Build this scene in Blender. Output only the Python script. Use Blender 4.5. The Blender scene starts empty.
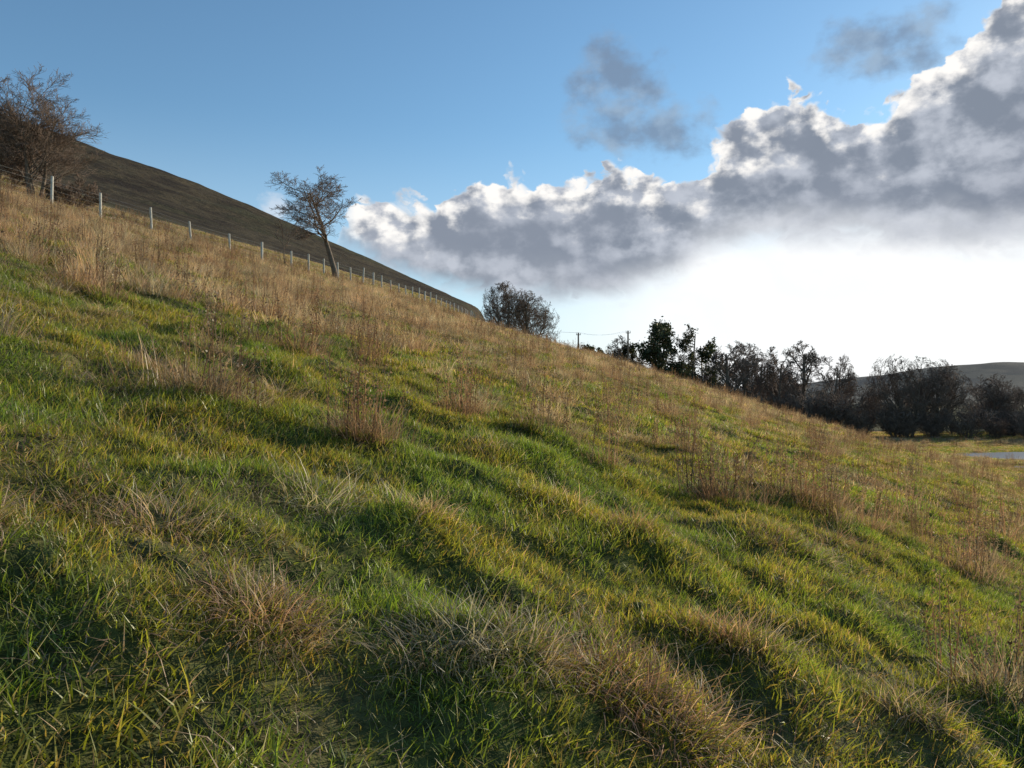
import bpy, math, random
import numpy as np
from mathutils import Vector, Quaternion, Matrix
SC = bpy.context.scene
SC.view_settings.view_transform = 'Standard'
SC.view_settings.look = 'None'
SC.view_settings.exposure = 0
RNG = np.random.default_rng(7)
SUN_AZ, SUN_EL = math.radians(50), math.radians(14.5)

# ---------------------------------------------------------------- noise / terrain
def h2(xi, yi, s):
    h = (xi.astype(np.int64) * 374761393 + yi.astype(np.int64) * 668265263 + s * 974634777) & 0xffffffff
    h = ((h ^ (h >> 13)) * 1274126177) & 0xffffffff
    h = ((h ^ (h >> 16)) * 668265263) & 0xffffffff
    return (h ^ (h >> 15)) / 4294967295.0 * 2 - 1
def vn(x, y, s=0):
    xi = np.floor(x); yi = np.floor(y); fx = x - xi; fy = y - yi
    fx = fx * fx * (3 - 2 * fx); fy = fy * fy * (3 - 2 * fy)
    a = h2(xi, yi, s); b = h2(xi + 1, yi, s); c = h2(xi, yi + 1, s); d = h2(xi + 1, yi + 1, s)
    return (a * (1 - fx) + b * fx) * (1 - fy) + (c * (1 - fx) + d * fx) * fy
def fbm(x, y, s=0, o=3):
    r = 0; a = 1; t = 0
    for i in range(o):
        r = r + a * vn(x * 2 ** i + 13.7 * i, y * 2 ** i - 7.1 * i, s + i * 17); t += a; a *= .5
    return r / t
def ss(a, b, x):
    t = np.clip((x - a) / (b - a), 0, 1); return t * t * (3 - 2 * t)
MOUNDS = [(.35, 3.5, .17, .38), (-.25, 3.35, .12, .42), (-1.05, 3.3, .11, .36), (1.2, 4.5, .16, .42), (-1.7, 3.9, .07, .38), (2.1, 4.3, .11, .4),
          (-1.4, 7.2, .12, .45), (-2.7, 7.0, .12, .45), (.3, 10.5, .15, .5), (4.1, 11.4, .2, .9), (3.1, 5.1, .12, .45), (3.0, 13.5, .18, .7),
          (-.6, 5.3, .11, .45), (.9, 6.6, .12, .5), (2.7, 8.2, .14, .5), (-.2, 8.8, .11, .5)]
def macro(X, Y):
    Xc = np.where(X < -350, -350 + (X + 350) * .05, X)
    z = -0.3 * Xc + 0.1 * np.maximum(Y, -40)
    z = z - 0.0013 * np.maximum(Y - 64, 0) ** 2 * ss(-14, 12, X)
    pf = np.interp(X, [-400, -192, -117, -80, -42, -8], [18, 20, 15.5, 11, 5, 0])
    z = z + pf * ss(130, 300, Y) - .0012 * np.maximum(Y - 300, 0) ** 2
    z = z + (1.2 * fbm(X / 60, Y / 60, 5) ) * ss(60, 160, Y) + .35 * fbm(X / 12, Y / 12, 9) * ss(6, 20, Y)
    v = -5.3 + .12 * fbm(X / 18, Y / 18, 3)
    v = v - .40 * np.exp(-(((X - 64) / 10) ** 2 + ((Y - 91) / 6.5) ** 2)) - .38 * np.exp(-(((X - 53) / 5) ** 2 + ((Y - 77) / 2.6) ** 2))
    v = v + 46 * np.exp(-(((X - 600) / 215) ** 2 + ((Y - 1000) / 230) ** 2)) * (1 + .08 * fbm(X / 60, Y / 60, 41)) + 24 * np.exp(-(((X - 800) / 110) ** 2 + ((Y - 1000) / 230) ** 2)) + 70 * np.exp(-(((X - 1200) / 480) ** 2 + ((Y - 2300) / 400) ** 2))
    k = .9
    m = np.maximum(z, v) ; d = np.abs(z - v)
    return m + np.where(d < 2 * k, (2 * k - d) ** 2 / (8 * k), 0)
def micro(X, Y):
    R = np.hypot(X, Y)
    f1 = 1 - .6 * ss(150, 400, R)
    f2 = 1 - .6 * ss(50, 120, R)
    f3 = 1 - ss(30, 60, R)
    up = X * -.95 + Y * .31; al = X * .31 + Y * .95
    z = .10 * fbm(up / 1.7, al / 3.0, 21, 2) + .135 * (np.maximum(fbm(X / .7, Y / .7, 31, 2), -.15)) + .045 * vn(X / .38, Y / .38, 44)
    z = z + f3 * (.10 * np.maximum(vn(X / .45, Y / .45, 47) - .15, 0) + .015 * vn(X / .2, Y / .2, 48))
    valley = ss(-3.2, -4.9, macro(X, Y))
    z = z * (f1 * f2) * (1 - .7 * valley)
    z = z + .9 * fbm(X / 14, Y / 14, 71) * ss(160, 260, Y) * ss(0, -30, X)
    nn = 1 + .3 * vn(X / .25, Y / .25, 49)
    for (mx, my, mh, mr) in MOUNDS:
        z = z + mh * np.exp(-(((X - mx) ** 2 + (Y - my) ** 2) / (mr * mr))) * nn
    return z
def H(X, Y):
    X = np.asarray(X, float); Y = np.asarray(Y, float)
    return macro(X, Y) + micro(X, Y)
def Hs(x, y): return float(H(np.array([x]), np.array([y]))[0])
FENCE = [(-36, 16), (-30, 31), (-25.3, 44), (-17.2, 64), (-13, 96), (-8, 140), (-4, 200), (-2, 240)]
def fence_x(Y): return np.interp(Y, [p[1] for p in FENCE], [p[0] for p in FENCE])
def strawf(X, Y):
    q = Y * .8 - X * 1.3 + 10 * fbm(X / 4, Y / 4, 55)
    s = .15 + .63 * ss(11, 30, q) * (1 - .4 * ss(-4, 12, X))
    return np.clip(s + .62 * fbm(X / 1.9, Y / 1.9, 66), 0, 1)

# ---------------------------------------------------------------- node helpers
class N:
    def __init__(s, nt): s.t = nt; s.n = nt.nodes; s.l = nt.links
    def put(s, sock, v):
        if isinstance(v, bpy.types.NodeSocket): s.l.new(v, sock)
        elif v is not None: sock.default_value = v
    def m(s, op, a, b=None, c=None, clamp=False):
        n = s.n.new('ShaderNodeMath'); n.operation = op; n.use_clamp = clamp
        for i, v in enumerate((a, b, c)): s.put(n.inputs[i], v)
        return n.outputs[0]
    def sm(s, x, a, b, o0=0., o1=1., lin=False):
        n = s.n.new('ShaderNodeMapRange'); n.interpolation_type = 'LINEAR' if lin else 'SMOOTHSTEP'
        s.put(n.inputs['Value'], x); s.put(n.inputs['From Min'], a); s.put(n.inputs['From Max'], b)
        n.inputs['To Min'].default_value = o0; n.inputs['To Max'].default_value = o1
        return n.outputs[0]
    def mix(s, f, a, b, mode='MIX'):
        n = s.n.new('ShaderNodeMix'); n.data_type = 'RGBA'; n.blend_type = mode
        s.put(n.inputs[0], f)
        for i, v in ((6, a), (7, b)):
            if isinstance(v, tuple): v = (*v[:3], 1)
            s.put(n.inputs[i], v)
        return n.outputs[2]
    def noise(s, vec, scale, det=4, rough=.5, dim='3D'):
        n = s.n.new('ShaderNodeTexNoise'); n.noise_dimensions = dim; s.put(n.inputs['Vector'], vec)
        n.inputs['Scale'].default_value = scale; n.inputs['Detail'].default_value = det
        n.inputs['Roughness'].default_value = rough
        return n.outputs[0]
    def comb(s, x, y, z=0.):
        n = s.n.new('ShaderNodeCombineXYZ'); s.put(n.inputs[0], x); s.put(n.inputs[1], y); s.put(n.inputs[2], z); return n.outputs[0]
    def curve(s, x, pts):
        n = s.n.new('ShaderNodeFloatCurve'); c = n.mapping.curves[0]
        n.mapping.use_clip = True
        pts = sorted(pts)
        c.points[0].location = (0, pts[0][1]); c.points[1].location = (1, pts[-1][1])
        for p in pts: c.points.new(p[0], p[1])
        n.mapping.update(); s.put(n.inputs['Value'], x); return n.outputs[0]

# ---------------------------------------------------------------- sky
W = bpy.data.worlds.new("World"); SC.world = W; W.use_nodes = True
nt = W.node_tree; nt.nodes.clear(); g = N(nt)
out = nt.nodes.new('ShaderNodeOutputWorld'); bg = nt.nodes.new('ShaderNodeBackground')
nt.links.new(bg.outputs[0], out.inputs[0])
sky = nt.nodes.new('ShaderNodeTexSky'); sky.sky_type = 'NISHITA'; sky.sun_disc = False
sky.sun_elevation = SUN_EL; sky.sun_rotation = SUN_AZ; sky.altitude = 200; sky.air_density = 1.0; sky.dust_density = .3; sky.ozone_density = 1.8
tc = nt.nodes.new('ShaderNodeTexCoord'); sp = nt.nodes.new('ShaderNodeSeparateXYZ'); nt.links.new(tc.outputs['Generated'], sp.inputs[0])
dx, dy, dz = sp.outputs
az = g.m('ARCTAN2', dx, dy); el = g.m('ARCSINE', dz)
A80 = math.radians(80); A40 = math.radians(40)
azn = g.m('DIVIDE', g.m('ADD', az, A40), A80); eln = g.m('DIVIDE', el, A40)
def P(px, py):   # bearing / elevation, normalised, of a sky direction
    a = math.atan((px - 512) / 800); e = math.atan2(395 - py, math.hypot(px - 512, 800))
    return ((a + A40) / A80, max(e / A40, 0))
vx = g.m('MULTIPLY', azn, 20.); vy = g.m('MULTIPLY', eln, 14.)
vec = g.comb(vx, vy)
nA = g.noise(vec, 1.0, 7, .52, '2D')
vor = nt.nodes.new('ShaderNodeTexVoronoi'); vor.feature = 'F1'; vor.voronoi_dimensions = '2D'
w_ = g.m('MULTIPLY', nA, 1.4)
nt.links.new(g.comb(g.m('ADD', vx, w_), g.m('SUBTRACT', vy, w_)), vor.inputs['Vector']); vor.inputs['Scale'].default_value = 1.3; vor.inputs['Detail'].default_value = 2
bil = g.m('SUBTRACT', .5, vor.outputs['Distance'])
lump = g.m('ADD', g.m('MULTIPLY', g.m('SUBTRACT', nA, .5), .11), g.m('ADD', g.m('MULTIPLY', bil, .045), .012))
top = g.curve(azn, [P(*p) for p in [(250, 330), (320, 268), (350, 218), (400, 196), (450, 192), (500, 168), (560, 172), (620, 168), (680, 172), (720, 142), (750, 114), (820, 94), (870, 102), (905, 82), (945, 48), (985, 8), (1024, -30), (1150, -30)]])
bot = g.curve(azn, [P(*p) for p in [(250, 300), (340, 238), (400, 264), (480, 284), (600, 290), (660, 276), (710, 246), (760, 236), (900, 236), (1024, 240)]])
D = g.m('ADD', g.m('SUBTRACT', top, eln), lump)
low = g.m('SUBTRACT', g.m('ADD', eln, g.m('MULTIPLY', lump, .4)), bot)
mtop = g.sm(D, 0., .014)
mbot = g.sm(low, -.04, .02)
back = g.sm(azn, 1.5, 1.12)
gate = g.m('MULTIPLY', g.sm(azn, P(322, 0)[0], P(360, 0)[0]), back)
mcl = g.m('MULTIPLY', g.m('MULTIPLY', mtop, mbot), gate)
def blob(px, py, rx, ry):
    c = P(px, py); a = g.m('DIVIDE', g.m('SUBTRACT', azn, c[0]), rx / 1117.); b = g.m('DIVIDE', g.m('SUBTRACT', eln, c[1]), ry / 558.)
    return g.m('SUBTRACT', 1., g.m('ADD', g.m('MULTIPLY', a, a), g.m('MULTIPLY', b, b)))
b1 = g.m('MAXIMUM', blob(618, 85, 52, 38), blob(648, 128, 66, 26))
b1 = g.m('MAXIMUM', b1, blob(890, 42, 60, 28))
nB = g.noise(vec, 1.5, 6, .54, '2D')
m2 = g.m('MULTIPLY', g.sm(g.m('ADD', b1, g.m('MULTIPLY', g.m('SUBTRACT', nB, .5), 3.6)), -.6, 1.3), .78)
b3 = blob(272, 206, 24, 14)
m3 = g.m('MULTIPLY', g.sm(g.m('ADD', b3, g.m('MULTIPLY', g.m('SUBTRACT', nB, .5), 4.)), 0., 1.2), .6)
nA2 = g.noise(g.comb(g.m('ADD', vx, .18), g.m('ADD', vy, .28)), 1.0, 7, .52, '2D')
dif = g.m('SUBTRACT', nA, nA2)
shade = g.sm(g.m('ADD', dif, g.m('MULTIPLY', bil, .08)), -.16, .20)
ccol = g.mix(shade, (.235, .275, .345), (.54, .58, .66))
bign = g.noise(vec, .38, 3, .5, '2D')
ccol = g.mix(g.m('MULTIPLY', g.sm(bign, .35, .65), .35), ccol, (.29, .325, .40))
ccol = g.mix(g.m('MULTIPLY', g.sm(D, .12, .4), .35), ccol, (.26, .285, .35))
rim = g.m('MULTIPLY', g.sm(g.m('ADD', D, g.m('MULTIPLY', dif, -.28)), .085, .006), g.sm(nB, .36, .56))
ccol = g.mix(rim, ccol, (1.05, 1.02, .98))
ccol = g.mix(g.sm(D, .025, .0, 0., .6), ccol, (.85, .87, .9))
rightness = g.sm(azn, P(480, 0)[0], P(800, 0)[0])
under = g.m('MULTIPLY', g.sm(low, .07, -.03), g.m('ADD', .14, g.m('MULTIPLY', rightness, .6)))
ccol = g.mix(under, ccol, (.95, .97, 1.0))
hz = g.m('MULTIPLY', g.m('MULTIPLY', g.sm(azn, P(430, 0)[0], P(720, 0)[0]), g.sm(eln, P(700, 195)[1], P(700, 262)[1])), back)
hz2 = g.m('MULTIPLY', g.m('MULTIPLY', g.sm(eln, P(500, 110)[1], P(500, 390)[1]), .62), back)
hazeN = g.sm(nA, .25, .7, .84, 1.0)
skyc = g.mix(1., sky.outputs[0], (.128, .160, .172), 'MULTIPLY')
skyc = g.mix(hz2, skyc, (.68, .83, .95))
skyc = g.mix(g.m('MULTIPLY', hz, hazeN), skyc, (1.04, 1.05, 1.06))
skyc = g.mix(m3, skyc, (.75, .8, .88))
skyc = g.mix(m2, skyc, g.mix(shade, (.20, .26, .36), (.34, .43, .54)))
skyc = g.mix(mcl, skyc, ccol)
fin = g.mix(1., skyc, (10, 10, 10), 'MULTIPLY')
nt.links.new(fin, bg.inputs[0]); bg.inputs[1].default_value = .1

sl = bpy.data.lights.new("sun", 'SUN'); sl.energy = 5.0; sl.angle = math.radians(.5); sl.color = (1, .90, .74)
so = bpy.data.objects.new("sun", sl); SC.collection.objects.link(so)
ts = Vector((math.sin(SUN_AZ) * math.cos(SUN_EL), math.cos(SUN_AZ) * math.cos(SUN_EL), math.sin(SUN_EL)))
so.rotation_euler = ts.to_track_quat('Z', 'Y').to_euler()

# ---------------------------------------------------------------- materials
def mat(name):
    m = bpy.data.materials.new(name); m.use_nodes = True; m.node_tree.nodes.clear()
    k = N(m.node_tree); o = k.n.new('ShaderNodeOutputMaterial'); return m, k, o
def mat_foliage(name, trans=.45, gloss=.06, var=.35, ta=(1.42, 1.08, .95), tb_=(.86, .96, .85)):
    m, k, o = mat(name)
    at = k.n.new('ShaderNodeAttribute'); at.attribute_name = 'col'
    oi = k.n.new('ShaderNodeObjectInfo'); ge = k.n.new('ShaderNodeNewGeometry')
    c = at.outputs['Color']
    v = k.m('ADD', 1 - var / 2, k.m('MULTIPLY', oi.outputs['Random'], var))
    c = k.mix(1., c, k.comb(v, v, v), 'MULTIPLY')
    n1 = k.sm(k.noise(ge.outputs['Position'], .7, 2, .6, '2D'), .36, .64)
    c = k.mix(1., c, k.mix(n1, ta, tb_), 'MULTIPLY')
    d = k.n.new('ShaderNodeBsdfDiffuse'); t = k.n.new('ShaderNodeBsdfTranslucent'); gl = k.n.new('ShaderNodeBsdfGlossy')
    gl.inputs['Roughness'].default_value = .42; gl.inputs['Color'].default_value = (.8, .8, .7, 1)
    k.put(d.inputs[0], c); k.put(t.inputs[0], k.mix(1., c, (1.4, 1.35, .9), 'MULTIPLY'))
    m1 = k.n.new('ShaderNodeMixShader'); m1.inputs[0].default_value = trans
    k.l.new(d.outputs[0], m1.inputs[1]); k.l.new(t.outputs[0], m1.inputs[2])
    m2 = k.n.new('ShaderNodeMixShader'); m2.inputs[0].default_value = gloss
    k.l.new(m1.outputs[0], m2.inputs[1]); k.l.new(gl.outputs[0], m2.inputs[2]); k.l.new(m2.outputs[0], o.inputs[0])
    return m
def mat_simple(name, ca, cb, scale=3., rough=.9, bump=.3, spec=.2):
    m, k, o = mat(name); ge = k.n.new('ShaderNodeTexCoord')
    n = k.noise(ge.outputs['Object'], scale, 3, .6)
    b = k.n.new('ShaderNodeBsdfPrincipled'); k.put(b.inputs['Base Color'], k.mix(k.sm(n, .3, .7), ca, cb))
    b.inputs['Roughness'].default_value = rough; b.inputs['Specular IOR Level'].default_value = spec
    if bump:
        bp = k.n.new('ShaderNodeBump'); bp.inputs['Strength'].default_value = bump; k.l.new(n, bp.inputs['Height']); k.l.new(bp.outputs[0], b.inputs['Normal'])
    k.l.new(b.outputs[0], o.inputs[0]); return m
M_GRASS = mat_foliage("grass_blades", .58, .04)
M_STRAW = mat_foliage("dead_grass_blades", .45, .03, .5, (1.10, .96, .90), (.92, .96, .95))
M_LEAF = mat_foliage("evergreen_foliage", .25, .03, .3)
M_BARK = mat_simple("bark", (.12, .09, .065), (.24, .18, .13), 4.)
M_TWIG = mat_simple("twigs", (.16, .12, .09), (.28, .20, .15), 2., bump=0)
M_POST = mat_simple("weathered_wood", (.5, .45, .36), (.68, .62, .52), 9.)
M_WIRE = mat_simple("galvanised_wire", (.2, .2, .19), (.3, .3, .28), 30., .5, 0)

M_GROUND, k, o = mat("hillside_ground")
za = k.n.new('ShaderNodeAttribute'); za.attribute_name = 'zone'; zs = k.n.new('ShaderNodeSeparateColor'); k.l.new(za.outputs['Color'], zs.inputs[0])
ge = k.n.new('ShaderNodeNewGeometry'); pos = ge.outputs['Position']
nf = k.noise(pos, 9., 4, .65); nm = k.noise(pos, 1.1, 4, .6); nl = k.noise(pos, .06, 5, .65); nxl = k.noise(pos, .022, 5, .65)
green = k.mix(k.sm(nf, .3, .7), (.044, .052, .015), (.10, .115, .028))
strw = k.mix(k.sm(nf, .3, .7), (.10, .075, .045), (.28, .21, .13))
c = k.mix(k.m('MULTIPLY', zs.outputs[1], k.sm(nm, .3, .65)), green, strw)
c = k.mix(k.sm(nm, .5, .75), c, k.mix(.5, c, (.06, .04, .025)))
hillc = k.mix(k.sm(nl, .38, .60), (.050, .036, .024), (.100, .076, .044))
hillc = k.mix(k.m('MULTIPLY', k.sm(nxl, .5, .62), .7), hillc, (.078, .072, .036))
hillc = k.mix(k.m('MULTIPLY', k.sm(k.noise(pos, .35, 4, .7), .45, .62), .6), hillc, (.028, .022, .015))
c = k.mix(zs.outputs[0], c, hillc)
far_hazec = k.mix(k.sm(k.noise(pos, .012, 5, .6), .42, .58), (.095, .095, .09), (.16, .145, .115))  # far hill colour, with distance haze painted into its base colour
c = k.mix(zs.outputs[2], c, far_hazec)
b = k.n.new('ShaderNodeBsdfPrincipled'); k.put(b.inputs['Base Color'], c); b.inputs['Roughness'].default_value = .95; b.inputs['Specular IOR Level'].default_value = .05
bp = k.n.new('ShaderNodeBump'); bp.inputs['Strength'].default_value = .8; bp.inputs['Distance'].default_value = .1
k.l.new(nf, bp.inputs['Height'])
bp2 = k.n.new('ShaderNodeBump'); bp2.inputs['Strength'].default_value = .6; bp2.inputs['Distance'].default_value = 1.2
k.l.new(k.noise(pos, .5, 4, .7), bp2.inputs['Height']); k.l.new(bp.outputs[0], bp2.inputs['Normal']); k.l.new(bp2.outputs[0], b.inputs['Normal'])
k.l.new(b.outputs[0], o.inputs[0])

# ---------------------------------------------------------------- terrain mesh
def mkmesh(name, verts, faces, mats=(), col=None, midx=None, smooth=False):
    me = bpy.data.meshes.new(name); me.from_pydata(verts if isinstance(verts, list) else verts.tolist(), [], faces if isinstance(faces, list) else faces.tolist())
    for m in mats: me.materials.append(m)
    if col is not None:
        a = me.attributes.new('col', 'FLOAT_COLOR', 'POINT'); c4 = np.ones((len(verts), 4)); c4[:, :3] = col; a.data.foreach_set('color', c4.ravel())
    if midx is not None: me.polygons.foreach_set('material_index', np.asarray(midx, dtype=np.int32))
    if smooth: me.polygons.foreach_set('use_smooth', np.ones(len(me.polygons), dtype=bool))
    me.update(); return me
def link(name, me, parent=None):
    ob = bpy.data.objects.new(name, me); SC.collection.objects.link(ob)
    if parent: ob.parent = parent
    return ob
cx0, cy0 = 0., -8.
ang = np.radians(np.concatenate([np.arange(-56, 56, .2), np.arange(56, 304, 4.)]))
rr = [2.5]
while rr[-1] < 5000: rr.append(rr[-1] * (1.005 if rr[-1] < 30 else (1.0075 if rr[-1] < 70 else (1.012 if rr[-1] < 450 else 1.04))))
rr = np.array(rr)
AA, RR = np.meshgrid(ang, rr)
TX = cx0 + RR * np.sin(AA); TY = cy0 + RR * np.cos(AA); TZ = H(TX, TY)
na, nr = len(ang), len(rr)
V = np.stack([TX, TY, TZ], -1).reshape(-1, 3)
i = np.arange(nr - 1)[:, None] * na; j = np.arange(na)[None, :]; j2 = (j + 1) % na
F = np.stack([i + j, i + j2, i + na + j2, i + na + j], -1).reshape(-1, 4)
V = np.vstack([V, [[cx0, cy0, Hs(cx0, cy0)]]]); ci = len(V) - 1
Fl = F[:, ::-1].tolist() + [[ci, (a + 1) % na, a] for a in range(na)]
me = mkmesh("hillside_ground", V, Fl, [M_GROUND], smooth=True)
X, Y = V[:, 0], V[:, 1]
zone = np.ones((len(V), 4))
zone[:, 0] = ss(85, 140, Y + 18 * fbm(X / 25, Y / 25, 77) - (X + 20) * -.1) * ss(6, -8, X - fence_x(Y) * .3)
zone[:, 1] = np.clip(strawf(X, Y) + .3 * ss(-8, -20, X), 0, 1)
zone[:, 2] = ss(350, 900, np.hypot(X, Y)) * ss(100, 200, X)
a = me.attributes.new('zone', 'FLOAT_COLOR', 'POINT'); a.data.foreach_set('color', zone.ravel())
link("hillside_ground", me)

# water
M_WATER, k, o = mat("flood_water"); b = k.n.new('ShaderNodeBsdfPrincipled'); b.inputs['Base Color'].default_value = (.12, .12, .11, 1); b.inputs['Roughness'].default_value = .34
b.inputs['Specular IOR Level'].default_value = 1.0
ge = k.n.new('ShaderNodeNewGeometry'); bp = k.n.new('ShaderNodeBump'); bp.inputs['Strength'].default_value = .5; bp.inputs['Distance'].default_value = .1; k.l.new(k.noise(ge.outputs['Position'], 2.5, 3), bp.inputs['Height']); k.l.new(bp.outputs[0], b.inputs['Normal']); k.l.new(b.outputs[0], o.inputs[0])
wv = [(64 + 13 * math.cos(t / 24 * 2 * math.pi), 91 + 9 * math.sin(t / 24 * 2 * math.pi), -5.37) for t in range(24)]
link("flood_water", mkmesh("flood_water", wv, [list(range(24))], [M_WATER]))
wv = [(53 + 6 * math.cos(t / 24 * 2 * math.pi), 77 + 3.6 * math.sin(t / 24 * 2 * math.pi), -5.40) for t in range(24)]
link("flood_water", mkmesh("flood_water", wv, [list(range(24))], [M_WATER]))

# ---------------------------------------------------------------- grass blades
def blades(n, rad, L, Wd, th0, th1, pal, seg=3, rng=RNG, sink=.03, gauss=False, base_dark=.55):
    if gauss:
        bx, by = rng.normal(0, rad * .5, n), rng.normal(0, rad * .5, n)
    else:
        r = rad * np.sqrt(rng.random(n)); a = rng.random(n) * 6.283; bx, by = r * np.cos(a), r * np.sin(a)
    az = rng.random(n) * 6.283
    if gauss: az = np.arctan2(by, bx) + rng.normal(0, .9, n)
    Ls = L[0] + (L[1] - L[0]) * rng.random(n); Ws = Wd[0] + (Wd[1] - Wd[0]) * rng.random(n)
    t0 = th0[0] + (th0[1] - th0[0]) * rng.random(n); t1 = th1[0] + (th1[1] - th1[0]) * rng.random(n)
    d = np.stack([np.cos(az), np.sin(az)], -1); fa = az + math.pi / 2 + rng.normal(0, .6, n)
    s = np.stack([np.cos(fa), np.sin(fa), np.zeros(n)], -1)
    p = np.stack([bx, by, np.full(n, -sink)], -1)
    rows = [p.copy()]
    for q in range(seg):
        th = t0 + t1 * (q + .5) / seg
        st = (Ls / seg)
        p = p + np.stack([d[:, 0] * np.sin(th) * st, d[:, 1] * np.sin(th) * st, np.cos(th) * st], -1)
        rows.append(p.copy())
    vs = []
    for q in range(seg):
        w = Ws * (1 - .75 * (q / seg) ** 1.5) / 2
        vs.append(rows[q] - s * w[:, None]); vs.append(rows[q] + s * w[:, None])
    vs.append(rows[seg])
    nv = 2 * seg + 1
    Vv = np.stack(vs, 1).reshape(-1, 3)
    pal = np.array(pal); ci = rng.integers(0, len(pal), n); c = pal[ci] * (.75 + .5 * rng.random((n, 1)))
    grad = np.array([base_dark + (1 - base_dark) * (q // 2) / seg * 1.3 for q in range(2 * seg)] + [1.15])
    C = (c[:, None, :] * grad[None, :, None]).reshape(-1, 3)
    o = np.arange(n) * nv; fs = []
    for q in range(seg - 1):
        fs += np.stack([o + 2 * q, o + 2 * q + 1, o + 2 * q + 3, o + 2 * q + 2], -1).tolist()
    fs += np.stack([o + 2 * seg - 2, o + 2 * seg - 1, o + 2 * seg], -1).tolist()
    return Vv, fs, C
def join(parts):
    Vs, Fs, Cs, off = [], [], [], 0
    for v, f, c in parts:
        Vs.append(v); Cs.append(c); Fs += [[q + off for q in ff] for ff in f]; off += len(v)
    return np.vstack(Vs), Fs, np.vstack(Cs)
GP = [(.19, .26, .028), (.24, .31, .042), (.15, .21, .025), (.30, .33, .06), (.29, .25, .07)]
DP = [(.66, .52, .35), (.74, .60, .43), (.54, .40, .26), (.38, .27, .17)]
RP = [(.46, .30, .21), (.56, .39, .28), (.30, .19, .13)]
def proto(name, parts, m):
    v, f, c = join(parts); return mkmesh(name, v, f, [m], c)
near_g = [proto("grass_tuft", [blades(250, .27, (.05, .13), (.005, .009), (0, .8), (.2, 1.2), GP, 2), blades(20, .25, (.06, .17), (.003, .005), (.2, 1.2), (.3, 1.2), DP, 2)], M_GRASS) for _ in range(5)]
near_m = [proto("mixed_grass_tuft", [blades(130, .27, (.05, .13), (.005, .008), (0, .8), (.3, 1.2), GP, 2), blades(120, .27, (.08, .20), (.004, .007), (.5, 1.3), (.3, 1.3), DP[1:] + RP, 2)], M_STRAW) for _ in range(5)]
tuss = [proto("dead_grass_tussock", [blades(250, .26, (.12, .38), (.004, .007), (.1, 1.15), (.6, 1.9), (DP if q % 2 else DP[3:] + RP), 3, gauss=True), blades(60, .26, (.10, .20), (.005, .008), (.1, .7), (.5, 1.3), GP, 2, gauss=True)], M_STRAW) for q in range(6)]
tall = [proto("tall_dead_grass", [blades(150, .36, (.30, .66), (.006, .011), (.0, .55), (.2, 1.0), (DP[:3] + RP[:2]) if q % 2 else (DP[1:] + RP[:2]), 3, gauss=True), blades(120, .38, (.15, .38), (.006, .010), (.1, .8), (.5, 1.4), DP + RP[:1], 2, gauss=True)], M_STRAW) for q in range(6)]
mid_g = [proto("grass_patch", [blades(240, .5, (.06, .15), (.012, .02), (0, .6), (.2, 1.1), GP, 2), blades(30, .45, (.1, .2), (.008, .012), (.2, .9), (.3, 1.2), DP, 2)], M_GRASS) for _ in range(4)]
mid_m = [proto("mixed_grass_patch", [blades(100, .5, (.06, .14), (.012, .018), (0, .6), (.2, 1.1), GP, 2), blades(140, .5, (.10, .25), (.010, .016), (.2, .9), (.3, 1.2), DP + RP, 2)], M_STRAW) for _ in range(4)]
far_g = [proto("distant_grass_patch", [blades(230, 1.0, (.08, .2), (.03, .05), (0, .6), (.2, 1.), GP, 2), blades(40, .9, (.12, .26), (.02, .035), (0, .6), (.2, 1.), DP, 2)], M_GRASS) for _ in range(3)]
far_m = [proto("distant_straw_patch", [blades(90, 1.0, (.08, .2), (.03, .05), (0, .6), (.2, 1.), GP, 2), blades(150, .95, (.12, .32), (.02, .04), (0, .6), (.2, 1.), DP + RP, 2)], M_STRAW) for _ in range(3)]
def weed(rng):
    parts = []
    for s in range(int(rng.integers(8, 14))):
        bx, by = rng.normal(0, .14, 2); az = rng.random() * 6.28; lean = abs(rng.normal(0, .22)); Lh = .4 + .45 * rng.random()
        dirv = np.array([math.cos(az) * math.sin(lean), math.sin(az) * math.sin(lean), math.cos(lean)])
        ts_ = np.linspace(0, 1, 5); pts = np.array([bx, by, 0]) + ts_[:, None] * dirv * Lh
        vv, ff = [], []
        for ax in ((1, 0, 0), (0, 1, 0)):
            o_ = len(vv)
            for q, pt in enumerate(pts):
                w = .005 * (1 - .6 * ts_[q]); vv += [pt - np.array(ax) * w, pt + np.array(ax) * w]
            ff += [[o_ + 2 * q, o_ + 2 * q + 1, o_ + 2 * q + 3, o_ + 2 * q + 2] for q in range(4)]
        for q in range(30):
            t = .3 + .7 * rng.random(); c0 = np.array([bx, by, 0]) + t * dirv * Lh + rng.normal(0, .024, 3)
            u = rng.normal(0, 1, 3); u /= np.linalg.norm(u); w = np.cross(u, rng.normal(0, 1, 3)); w /= np.linalg.norm(w); z = .008 + .009 * rng.random()
            o_ = len(vv); vv += [c0 - u * z, c0 - w * z * .6, c0 + u * z, c0 + w * z * .6]; ff.append([o_, o_ + 1, o_ + 2, o_ + 3])
        col = np.tile(np.array(RP[int(rng.integers(0, 3))]) * .55, (len(vv), 1)); parts.append((np.array(vv), ff, col))
    parts.append(blades(150, .26, (.15, .5), (.004, .007), (.1, .7), (.3, 1.3), RP + DP[3:], 3, rng, gauss=True))
    return parts
weeds = [proto("dead_weed_clump", weed(RNG), M_STRAW) for _ in range(4)]

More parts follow.
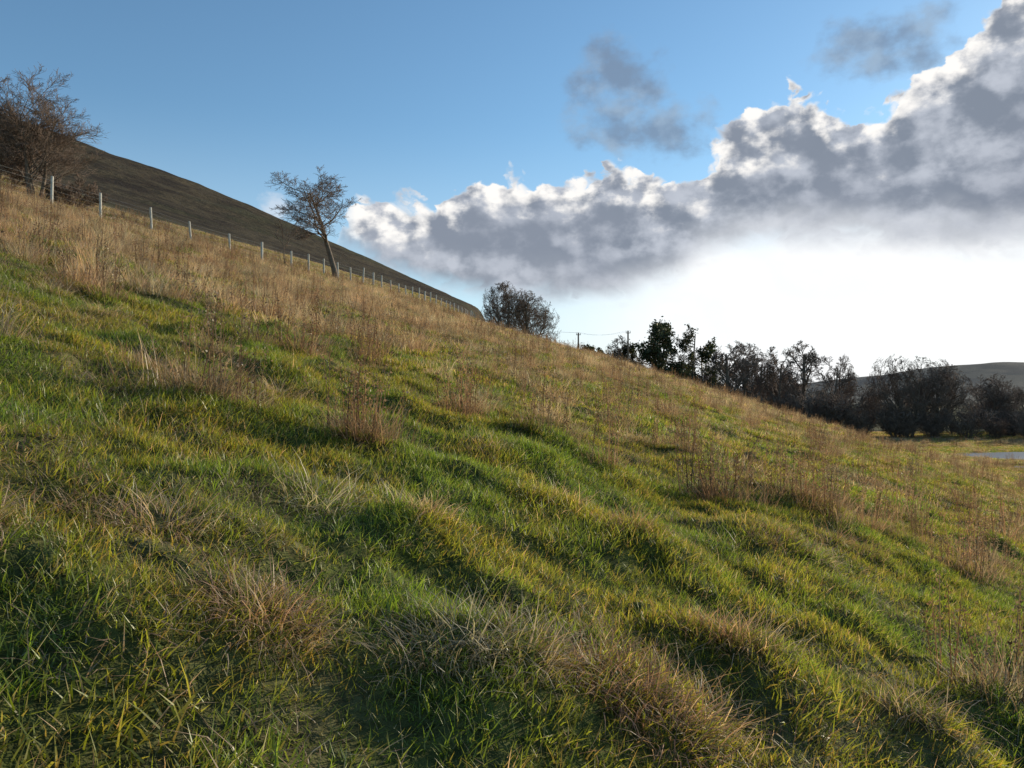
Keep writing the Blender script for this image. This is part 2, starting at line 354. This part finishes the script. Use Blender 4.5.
def scatter(name, groups, pts, idx, sc, tilt=.6, zoff=0.):
    coll = bpy.data.collections.new(name + "_parts")
    for q, me in enumerate(groups):
        ob = bpy.data.objects.new("%s_part_%02d" % (name, q), me); coll.objects.link(ob)
    n = len(pts); x, y = pts[:, 0], pts[:, 1]; z = H(x, y); e = .12
    nx = -(H(x + e, y) - H(x - e, y)) / (2 * e) * tilt; ny = -(H(x, y + e) - H(x, y - e)) / (2 * e) * tilt
    yaw = RNG.random(n) * 6.283; eul = np.zeros((n, 3)); up = Vector((0, 0, 1))
    for q in range(n):
        r = up.rotation_difference(Vector((nx[q], ny[q], 1)).normalized()) @ Quaternion((0, 0, 1), yaw[q]); eul[q] = r.to_euler()
    me = bpy.data.meshes.new(name); me.vertices.add(n); me.vertices.foreach_set('co', np.stack([x, y, z + zoff], -1).ravel())
    me.attributes.new('rot', 'FLOAT_VECTOR', 'POINT').data.foreach_set('vector', eul.ravel())
    me.attributes.new('sc', 'FLOAT', 'POINT').data.foreach_set('value', np.asarray(sc, dtype=np.float32))
    me.attributes.new('idx', 'INT', 'POINT').data.foreach_set('value', np.asarray(idx, dtype=np.int32))
    ob = link(name, me)
    ng = bpy.data.node_groups.new(name, 'GeometryNodeTree')
    ng.interface.new_socket('Geometry', in_out='INPUT', socket_type='NodeSocketGeometry'); ng.interface.new_socket('Geometry', in_out='OUTPUT', socket_type='NodeSocketGeometry')
    gi = ng.nodes.new('NodeGroupInput'); go = ng.nodes.new('NodeGroupOutput'); ip = ng.nodes.new('GeometryNodeInstanceOnPoints'); ci = ng.nodes.new('GeometryNodeCollectionInfo')
    ci.inputs['Collection'].default_value = coll; ci.inputs['Separate Children'].default_value = True; ci.inputs['Reset Children'].default_value = True
    def na_(nm, ty):
        a = ng.nodes.new('GeometryNodeInputNamedAttribute'); a.data_type = ty; a.inputs[0].default_value = nm
        return [s for s in a.outputs if s.enabled and s.name == 'Attribute'][0]
    L = ng.links.new; L(gi.outputs[0], ip.inputs['Points']); L(ci.outputs[0], ip.inputs['Instance']); ip.inputs['Pick Instance'].default_value = True
    er = ng.nodes.new('FunctionNodeEulerToRotation'); L(na_('rot', 'FLOAT_VECTOR'), er.inputs[0]); L(er.outputs[0], ip.inputs['Rotation'])
    L(na_('sc', 'FLOAT'), ip.inputs['Scale']); L(na_('idx', 'INT'), ip.inputs['Instance Index']); L(ip.outputs[0], go.inputs[0])
    md = ob.modifiers.new('scatter', 'NODES'); md.node_group = ng
    print(name, n)
    return ob
def wedge(y0, y1, dens, m=4., k=.74):
    n = int((2 * (y1 * k + m)) * (y1 - y0) * dens); x = (RNG.random(n) * 2 - 1) * (y1 * k + m); y = y0 + (y1 - y0) * RNG.random(n)
    keep = np.abs(x) < y * k + m; return x[keep], y[keep]
def gridw(y0, y1, sp, m=4., k=.74):
    w = y1 * k + m; x, y = np.meshgrid(np.arange(-w, w, sp), np.arange(y0, y1, sp)); x = x.ravel(); y = y.ravel()
    x = x + (RNG.random(len(x)) - .5) * sp * .9; y = y + (RNG.random(len(y)) - .5) * sp * .9
    keep = np.abs(x) < y * k + m; return x[keep], y[keep]
def wet(x, y): return (((x - 64) / 12) ** 2 + ((y - 91) / 7.5) ** 2 < 1) | (((x - 53) / 5.2) ** 2 + ((y - 77) / 3) ** 2 < 1)

x, y = gridw(.8, 16, .24, 2.5)
s = strawf(x, y); r = RNG.random(len(x)); mixd = r < s * .85
idx = np.where(mixd, 5 + RNG.integers(0, 5, len(x)), RNG.integers(0, 5, len(x)))
clump = 1.0 + .6 * fbm(x / .5, y / .5, 91)
scatter("meadow_grass", near_g + near_m, np.stack([x, y], -1), idx, np.clip(clump * (.85 + .3 * RNG.random(len(x))), .85, 1.5), .95)
x, y = gridw(15, 50, .49, 5.); s = strawf(x, y); mixd = RNG.random(len(x)) < s * .85
idx = np.where(mixd, 4 + RNG.integers(0, 4, len(x)), RNG.integers(0, 4, len(x)))
scatter("hillside_grass", mid_g + mid_m, np.stack([x, y], -1), idx, np.clip(.8 + .5 * RNG.random(len(x)) + .4 * fbm(x / .8, y / .8, 92), .7, 1.5), .8)
x, y = gridw(46, 150, 1.0, 5.); kp = ~wet(x, y) & (x > fence_x(y) - 30); x, y = x[kp], y[kp]
s = strawf(x, y) * .85 + .05; mixd = RNG.random(len(x)) < s
idx = np.where(mixd, 3 + RNG.integers(0, 3, len(x)), RNG.integers(0, 3, len(x)))
scatter("distant_grass", far_g + far_m, np.stack([x, y], -1), idx, .7 + .6 * RNG.random(len(x)))
x, y = wedge(2.2, 50, 2.5, 4.); s = strawf(x, y); cl = fbm(x / 1.1, y / 1.1, 101)
kp = RNG.random(len(x)) < np.clip(.05 + s * .42 + cl * 1.05, .03, .9); x, y = x[kp], y[kp]
px = [(a[0], a[1]) for a in MOUNDS] + [(.5, 3.45), (.2, 3.6), (.05, 3.4), (-.95, 3.2), (1.3, 4.4), (1.1, 4.65), (.65, 3.3), (-.2, 3.45), (.85, 3.6)]
x = np.concatenate([x, [p[0] for p in px]]); y = np.concatenate([y, [p[1] for p in px]])
sc = np.where(y < 5, .45, .5) + .75 * RNG.random(len(x)) * np.where(y < 5, .7, 1.); sc[-len(px):] = .85
scatter("dead_grass_tussocks", tuss, np.stack([x, y], -1), RNG.integers(0, 6, len(x)), sc, .7)
x, y = wedge(6.5, 78, 2.0, 5.); q = y * .8 - x * 1.3 + 10 * fbm(x / 3, y / 3, 111)
kp = RNG.random(len(x)) < np.clip(ss(11, 24, q) * (.16 + .50 * ss(0, -9, x) + 1.7 * fbm(x / 2.2, y / 2.2, 112)), .02, .9)
fx_ = x - fence_x(y); kp &= (fx_ > 3.0) | (fx_ < -2)
x, y = x[kp], y[kp]
scatter("tall_dead_grass", tall, np.stack([x, y], -1), RNG.integers(0, 6, len(x)), (.5 + .7 * RNG.random(len(x))) * (1 - .3 * ss(5, 1, x - fence_x(y))), .25)
wl = [(-1.4, 7.2), (-1.25, 7.4), (-1.55, 7.5), (-2.7, 7.0), (-2.5, 7.3), (.3, 10.5), (.7, 10.8), (4.1, 11.4), (3.7, 11.1), (4.5, 11.6), (4.3, 10.7), (3.4, 11.8), (4.9, 11.2), (4.0, 10.9), (4.7, 11.9), (3.1, 5.1), (3.3, 5.3), (3.0, 13.5), (2.5, 13.8), (-3.6, 9.5), (1.7, 15.5), (5.6, 10.2), (6.3, 13.5), (9.5, 16.5), (7.4, 12.2)]
x, y = wedge(10, 85, .26, 5.); x = np.concatenate([x, [p[0] for p in wl]]); y = np.concatenate([y, [p[1] for p in wl]])
sc = .7 + .7 * RNG.random(len(x)); sc[-len(wl):] = .85 + .35 * RNG.random(len(wl))
scatter("dead_weed_clumps", weeds, np.stack([x, y], -1), RNG.integers(0, 4, len(x)), sc, .1)
n = 1300; x = 30 + 60 * RNG.random(n); y = 62 + 66 * RNG.random(n)
kp = (fbm(x / 6, y / 4, 131) > -.02) & ~wet(x, y) & (macro(x, y) < -4.2); x, y = x[kp], y[kp]
scatter("valley_rushes", weeds + tall[:3], np.stack([x, y], -1), RNG.integers(0, 7, len(x)), .8 + .8 * RNG.random(len(x)), .1)

# ---------------------------------------------------------------- trees
def tubes(br):
    Vs, Fs, Mi = [], [], []
    off = 0
    for pts, rads, lv in br:
        k_ = (9, 6, 4, 3, 3, 3)[min(lv, 5)]; n = len(pts)
        for i_, p in enumerate(pts):
            d = (pts[min(i_ + 1, n - 1)] - pts[max(i_ - 1, 0)]).normalized()
            u = d.orthogonal().normalized(); w = d.cross(u)
            for q in range(k_):
                a = 6.2832 * q / k_; v = p + (u * math.cos(a) + w * math.sin(a)) * rads[i_]; Vs.append((v.x, v.y, v.z))
        for i_ in range(n - 1):
            for q in range(k_):
                a, b_ = off + i_ * k_ + q, off + i_ * k_ + (q + 1) % k_; Fs.append((a, b_, b_ + k_, a + k_)); Mi.append(0 if lv < 2 else 1)
        off += n * k_
    return Vs, Fs, Mi
def grow(rd, start, d, L, r, lv, p, out):
    n = p['seg'][lv]; pts = [start.copy()]; rads = [r]; dd = d.copy(); dirs = [d.copy()]
    end = p.get('taper', .3)
    for i_ in range(n):
        dd = (dd + Vector((rd.gauss(0, 1), rd.gauss(0, 1), rd.gauss(0, 1))) * p['wan'][lv] + Vector((0, 0, 1)) * p['trop'][lv] + p.get('lean', Vector((0, 0, 0))) * (.5 if lv < 2 else .2)).normalized()
        pts.append(pts[-1] + dd * (L / n)); rads.append(max(r * (1 - (1 - end) * (i_ + 1) / n), p['rmin'])); dirs.append(dd.copy())
    out.append((pts, rads, lv))
    if lv >= p['max']: return
    nc = p['ch'][lv]; lo = p['lo'][lv]
    for c_ in range(nc):
        t = lo + (1 - lo) * (c_ + rd.random()) / nc; f = t * n; i_ = min(int(f), n - 1); fr = f - i_
        pos = pts[i_].lerp(pts[i_ + 1], fr); b0 = dirs[min(i_ + 1, n)]
        an = math.radians(rd.uniform(*p['ang'][lv])); u = b0.orthogonal().normalized(); u.rotate(Quaternion(b0, rd.random() * 6.283))
        nd = (b0 * math.cos(an) + u * math.sin(an)).normalized()
        grow(rd, pos, nd, L * p['rat'][lv] * rd.uniform(.7, 1.15) * (1.12 - .45 * t), max(rads[i_] * p['rr'], p['rmin']), lv + 1, p, out)
def tree_mesh(name, seed, p, Ht, r, stems=1, stem_spread=.35, leaf=None, width=None, dome=False):
    rd = random.Random(seed); br = []
    for s in range(stems):
        a = 6.283 * s / stems + rd.random(); d = Vector((math.cos(a) * stem_spread, math.sin(a) * stem_spread, 1)).normalized() if stems > 1 else (Vector((0, 0, 1)) + p.get('lean', Vector((0, 0, 0))) * 1.2).normalized()
        grow(rd, Vector((math.cos(a) * r * .8 if stems > 1 else 0, math.sin(a) * r * .8 if stems > 1 else 0, -.3)), d, Ht * p['tr'] * rd.uniform(.85, 1.1), r * (.7 if stems > 1 else 1), 0, p, br)
    V_, F_, M_ = tubes(br); C = [(.1, .08, .05)] * len(V_)
    if leaf:
        dens, size, cols = leaf
        for pts, rads, lv in br:
            if lv < p['max'] - 1: continue
            for q in range(dens):
                t = rd.random(); pt = pts[-1].lerp(pts[0], t * .8) + Vector((rd.gauss(0, 1), rd.gauss(0, 1), rd.gauss(0, .7))) * size * 1.3
                u = Vector((rd.gauss(0, 1), rd.gauss(0, 1), rd.gauss(0, 1))).normalized(); w = u.orthogonal(); z = size * rd.uniform(.6, 1.3)
                o_ = len(V_)
                for vv in (pt - u * z, pt - w * z * .45, pt + u * z, pt + w * z * .45): V_.append(tuple(vv))
                F_.append((o_, o_ + 1, o_ + 2, o_ + 3)); M_.append(2); cc = cols[rd.randrange(len(cols))]; C += [cc] * 4
    mx = max(v[2] for v in V_); f = Ht / mx; fw = f
    if width:
        xs = sorted(v[0] for v in V_); w0 = xs[int(.99 * len(xs))] - xs[int(.01 * len(xs))]; fw = width / w0
    V_ = [(v[0] * fw, v[1] * fw, v[2] * f) for v in V_]
    if dome:    # pull stray branch tips back into a rounded crown outline
        A = np.array(V_); hc = Ht * .52; rel = (A - [0, 0, hc]) / [width * .5, width * .5, Ht * .48]; m_ = np.linalg.norm(rel, axis=1)
        k_ = np.where(m_ > .8, (.8 + .2 * np.tanh((m_ - .8) / .35)) / np.maximum(m_, .01), 1.)[:, None]
        up_ = (A[:, 2] > Ht * .25)[:, None]; A = np.where(up_, (A - [0, 0, hc]) * k_ + [0, 0, hc], A); V_ = A.tolist()
    me = mkmesh(name, V_, F_, [M_BARK, M_TWIG, M_LEAF], np.array(C), M_, smooth=True); me['tree_height'] = Ht; return me
EYE = 1.6 + float(macro(np.array([0.]), np.array([0.]))[0])
def plant(name, me, x, y, rz=0., s=1., sink=.1, top=None, wide=1.):
    z = Hs(x, y) - sink
    if top is not None: s = (top + EYE - z) / me['tree_height']      # top = crown top, metres above eye level
    ob = link(name, me); ob.location = (x, y, z); ob.rotation_euler = (0, 0, rz); ob.scale = (s * wide, s * wide, s); return ob
base = dict(seg=(6, 4, 3, 3, 2), wan=(.06, .09, .09, .08, .08), trop=(.03, .07, .04, .03, .02), ch=(10, 8, 7, 5), lo=(.25, .15, .1, .1), ang=((25, 50), (25, 50), (25, 50), (25, 50)),
            rat=(.62, .55, .55, .55), rr=.5, rmin=.006, max=4, tr=.62)
p1 = dict(base); p1.update(ch=(10, 9, 7, 5), lo=(.2, .15, .1, .1), tr=.75, rmin=.007)
plant("bare_tree", tree_mesh("bare_tree", 12, p1, 8.5, .15, 4, .17, width=6.4), -28.4, 47.5)
p1b = dict(p1); p1b.update(max=3, rmin=.01)
plant("bare_shrub", tree_mesh("bare_shrub", 15, p1b, 3.0, .05, 5, .7), -30.8, 48.5); plant("bare_shrub", tree_mesh("bare_shrub", 16, p1b, 2.4, .05, 5, .7), -27.2, 49.5)
p2 = dict(base); p2.update(lean=Vector((-.075, 0, 0)), lo=(.42, .15, .1, .1), ch=(13, 9, 8, 5), tr=.78, wan=(.05, .14, .13, .12, .12), ang=((35, 75), (30, 60), (30, 60), (30, 60)), rat=(.42, .55, .55, .55), rmin=.009)
plant("leaning_tree", tree_mesh("leaning_tree", 23, p2, 9.9, .18, width=5.8), -14.6, 66.5)
p2s = dict(base); p2s.update(max=2, ch=(5, 3), lo=(.4, .2), tr=.9, rmin=.02)
plant("bare_sapling", tree_mesh("bare_sapling", 5, p2s, 3.8, .06), -18.8, 66)
pr = dict(base); pr.update(ch=(11, 8, 6, 5), lo=(.2, .15, .1, .1), rmin=.011, tr=.7, rat=(.60, .55, .5, .5), ang=((25, 60), (28, 55), (28, 55), (28, 55)))
round1 = tree_mesh("round_bare_tree", 31, pr, 8, .2, 2, .22, width=6.4, dome=True); round2 = tree_mesh("round_bare_tree", 37, pr, 8, .2, 2, .22, width=7.2, dome=True)
plant("round_bare_tree", round1, -1.3, 118, 0, top=17.6); plant("round_bare_tree", round2, 2.2, 120, 1, top=16.6)
pt = dict(base); pt.update(rmin=.022, lo=(.35, .2, .15, .1), ch=(9, 8, 6, 5), tr=.78, rat=(.45, .55, .55, .5))
tb = [tree_mesh("tall_bare_tree", 41 + q, pt, 15, .3, width=7.5, dome=True) for q in range(3)]
pw = dict(base); pw.update(ch=(11, 8, 6, 5), lo=(.15, .15, .1, .1), rmin=.020, tr=.72, rat=(.62, .55, .5, .5), ang=((25, 60), (28, 55), (28, 55), (28, 55)))
tw = [tree_mesh("willow_tree", 51 + q, pw, 14, .3, 4, .35, width=14.0, dome=True) for q in range(2)]
pe = dict(base); pe.update(max=3, ch=(16, 8, 5), lo=(.10, .2, .2), rmin=.03, rat=(.45, .5, .5), tr=.85, trop=(.0, .03, .02, .02))
EC = [(.045, .06, .022), (.06, .075, .028), (.035, .045, .02), (.08, .075, .04)]
tev = tree_mesh("evergreen_tree", 63, pe, 14, .3, 1, leaf=(7, .24, EC), width=7.4)
pp = dict(pe); pp.update(lo=(.30, .3, .2), ch=(15, 7, 4), ang=((60, 95), (35, 60), (30, 60)), trop=(0, .02, .06, .02), rat=(.30, .5, .5), tr=1.0, wan=(.03, .1, .15, .2))
tpn = tree_mesh("pine_tree", 67, pp, 15, .3, 1, leaf=(5, .22, EC), width=6.6)
plant("evergreen_tree", tev, 26.2, 144, 0, top=14.6, wide=.9)
plant("evergreen_tree", tev, 15.6, 146, 2, top=9.8, wide=.85)
plant("evergreen_tree", tev, 21.4, 152, 4, top=10.6, wide=.75)
plant("pine_tree", tpn, 32.6, 146, .5, top=13.0)
plant("pine_tree", tpn, 36.2, 152, 2.5, top=11.2)
for q, (x_, y_, t_, m_) in enumerate([(19.0, 142, 11.6, 0), (39.2, 142, 10.6, 1), (42.5, 146, 11.4, 2), (49.2, 148, 10.4, 0), (53.4, 146, 11.0, 1), (58.8, 146, 9.0, 2), (61.5, 149, 7.0, 0), (29.4, 152, 10.2, 2), (45.6, 150, 8.4, 1), (23.6, 155, 11.0, 2), (35.0, 158, 10.0, 0)]):
    plant("tall_bare_tree", tb[m_], x_, y_, q * 1.3, top=t_)
plant("willow_tree", tw[0], 65.2, 131, 0, top=8.2, wide=.95); plant("willow_tree", tw[1], 71.8, 136, 1.5, top=7.0, wide=.9); plant("willow_tree", tw[1], 84, 140, 3.5, top=4.6); plant("willow_tree", tw[0], 60.0, 139, 2.5, top=2.6)
ps = dict(base); ps.update(max=3, ch=(8, 6, 6), lo=(.05, .1, .1), rmin=.022, rat=(.6, .55, .5), tr=.7)
shr = [tree_mesh("shrub", 71 + q, ps, 6, .1, 4, .5, width=6.5) for q in range(3)]
def row(x0, y0, x1, y1, n, jit): 
    t = np.linspace(0, 1, n); return np.stack([x0 + (x1 - x0) * t + RNG.normal(0, jit, n), y0 + (y1 - y0) * t + RNG.normal(0, jit, n)], -1)
pts = np.vstack([row(52, 136, 68, 128, 14, 1.8), row(72, 128, 100, 122, 24, 2.5), row(72, 142, 120, 140, 26, 4), row(14, 150, 56, 146, 40, 2.5)])
scatter("valley_hedge", shr, pts, RNG.integers(0, 3, len(pts)), np.where(pts[:, 0] < 57, 1.1, .55) + .5 * RNG.random(len(pts)), 0., -.2)
pts = np.vstack([row(5, 175, 60, 172, 22, 5), row(60, 165, 140, 158, 20, 7), row(10, 260, 230, 240, 40, 14), row(80, 420, 420, 380, 50, 25)])
scatter("distant_trees", shr + tw + tb[:2], pts, RNG.integers(0, 7, len(pts)), np.where(pts[:, 1] > 350, .7, np.where((pts[:, 1] < 190) & (pts[:, 0] < 58), 1.0, .45)) + .25 * RNG.random(len(pts)), 0., -.3)

# ---------------------------------------------------------------- fence
fe = bpy.data.objects.new("wire_fence", None); SC.collection.objects.link(fe)
P_ = []
seglen = [math.dist(FENCE[q], FENCE[q + 1]) for q in range(len(FENCE) - 1)]; tot = sum(seglen); sp_ = 3.4; t = 0
rd = random.Random(3)
while t < tot:
    a = t; q = 0
    while a > seglen[q]: a -= seglen[q]; q += 1
    f = a / seglen[q]; P_.append((FENCE[q][0] * (1 - f) + FENCE[q + 1][0] * f, FENCE[q][1] * (1 - f) + FENCE[q + 1][1] * f)); t += sp_ * rd.uniform(.88, 1.12)
tops = []; V_, F_ = [], []
for q, (x_, y_) in enumerate(P_):
    z_ = Hs(x_, y_); tl = Vector((rd.gauss(0, .05), rd.gauss(0, .05), 1)); hh = 1.62 + rd.uniform(-.15, .12); r_ = .08 if q % 7 else .10
    b0 = Vector((x_, y_, z_ - .3)); tp = Vector((x_, y_, z_)) + tl * hh; tops.append((Vector((x_, y_, z_)), tl))
    o_ = len(V_)
    for (c0, rr_) in ((b0, r_), (tp - tl * .02, r_ * .95), (tp, r_ * .8)):
        for a in range(8): V_.append((c0.x + rr_ * math.cos(a * .785), c0.y + rr_ * math.sin(a * .785), c0.z))
    for l_ in (0, 8):
        for a in range(8): F_.append([o_ + l_ + a, o_ + l_ + (a + 1) % 8, o_ + l_ + 8 + (a + 1) % 8, o_ + l_ + 8 + a])
    F_.append([o_ + 16 + a for a in range(8)])
link("posts", mkmesh("posts", V_, F_, [M_POST]), fe)
br = []
for hh in (.3, .6, .9, 1.2, 1.42):
    pts_ = [b_ + t_ * hh + Vector((.09, 0, 0)) for b_, t_ in tops]; br.append((pts_, [.0045] * len(pts_), 3))
V_, F_, _ = tubes(br); link("wires", mkmesh("wires", V_, F_, [M_WIRE]), fe)

# ---------------------------------------------------------------- utility poles
def pole(x_, y_, ht, arm):
    e = bpy.data.objects.new("utility_pole", None); SC.collection.objects.link(e); z_ = Hs(x_, y_)
    V1, F1, _ = tubes([([Vector((x_, y_, z_ - .5)), Vector((x_, y_, z_ + ht * .5)), Vector((x_, y_, z_ + ht))], [.16, .14, .11], 0)]); link("shaft", mkmesh("shaft", V1, F1, [M_BARK]), e)
    V1, F1, _ = tubes([([Vector((x_ - arm, y_ - .15, z_ + ht - .35)), Vector((x_ + arm, y_ - .15, z_ + ht - .35))], [.05, .05], 1)] + [([Vector((x_ + s_ * arm * .85, y_ - .15, z_ + ht - .35)), Vector((x_ + s_ * arm * .85, y_ - .15, z_ + ht - .05))], [.05, .04], 2) for s_ in (-1, 1)]); link("crossarm", mkmesh("crossarm", V1, F1, [M_BARK]), e)
    return Vector((x_, y_ - .15, z_ + ht - .02))
a1 = pole(10.3, 124, 6.8, .35); a2 = pole(17.0, 117, 8.2, .35); a0 = Vector((-6, 139, a1.z + 3.5))
br = []
for s_ in (-.3, .3):
    for (u_, v_) in ((a0, a1), (a1, a2)):
        br.append(([u_.lerp(v_, t_) + Vector((s_, 0, -.5 * 4 * t_ * (1 - t_))) for t_ in np.linspace(0, 1, 9)], [.010] * 9, 3))
V_, F_, _ = tubes(br); link("overhead_wires", mkmesh("overhead_wires", V_, F_, [M_WIRE]))

# ---------------------------------------------------------------- camera
cam = bpy.data.cameras.new("camera"); cam.lens = 28.1; cam.sensor_width = 36; cam.clip_end = 12000; cam.clip_start = .05
co = bpy.data.objects.new("camera", cam); SC.collection.objects.link(co)
co.location = (0, 0, EYE); co.rotation_euler = (math.radians(90.8), 0, 0)
SC.camera = co
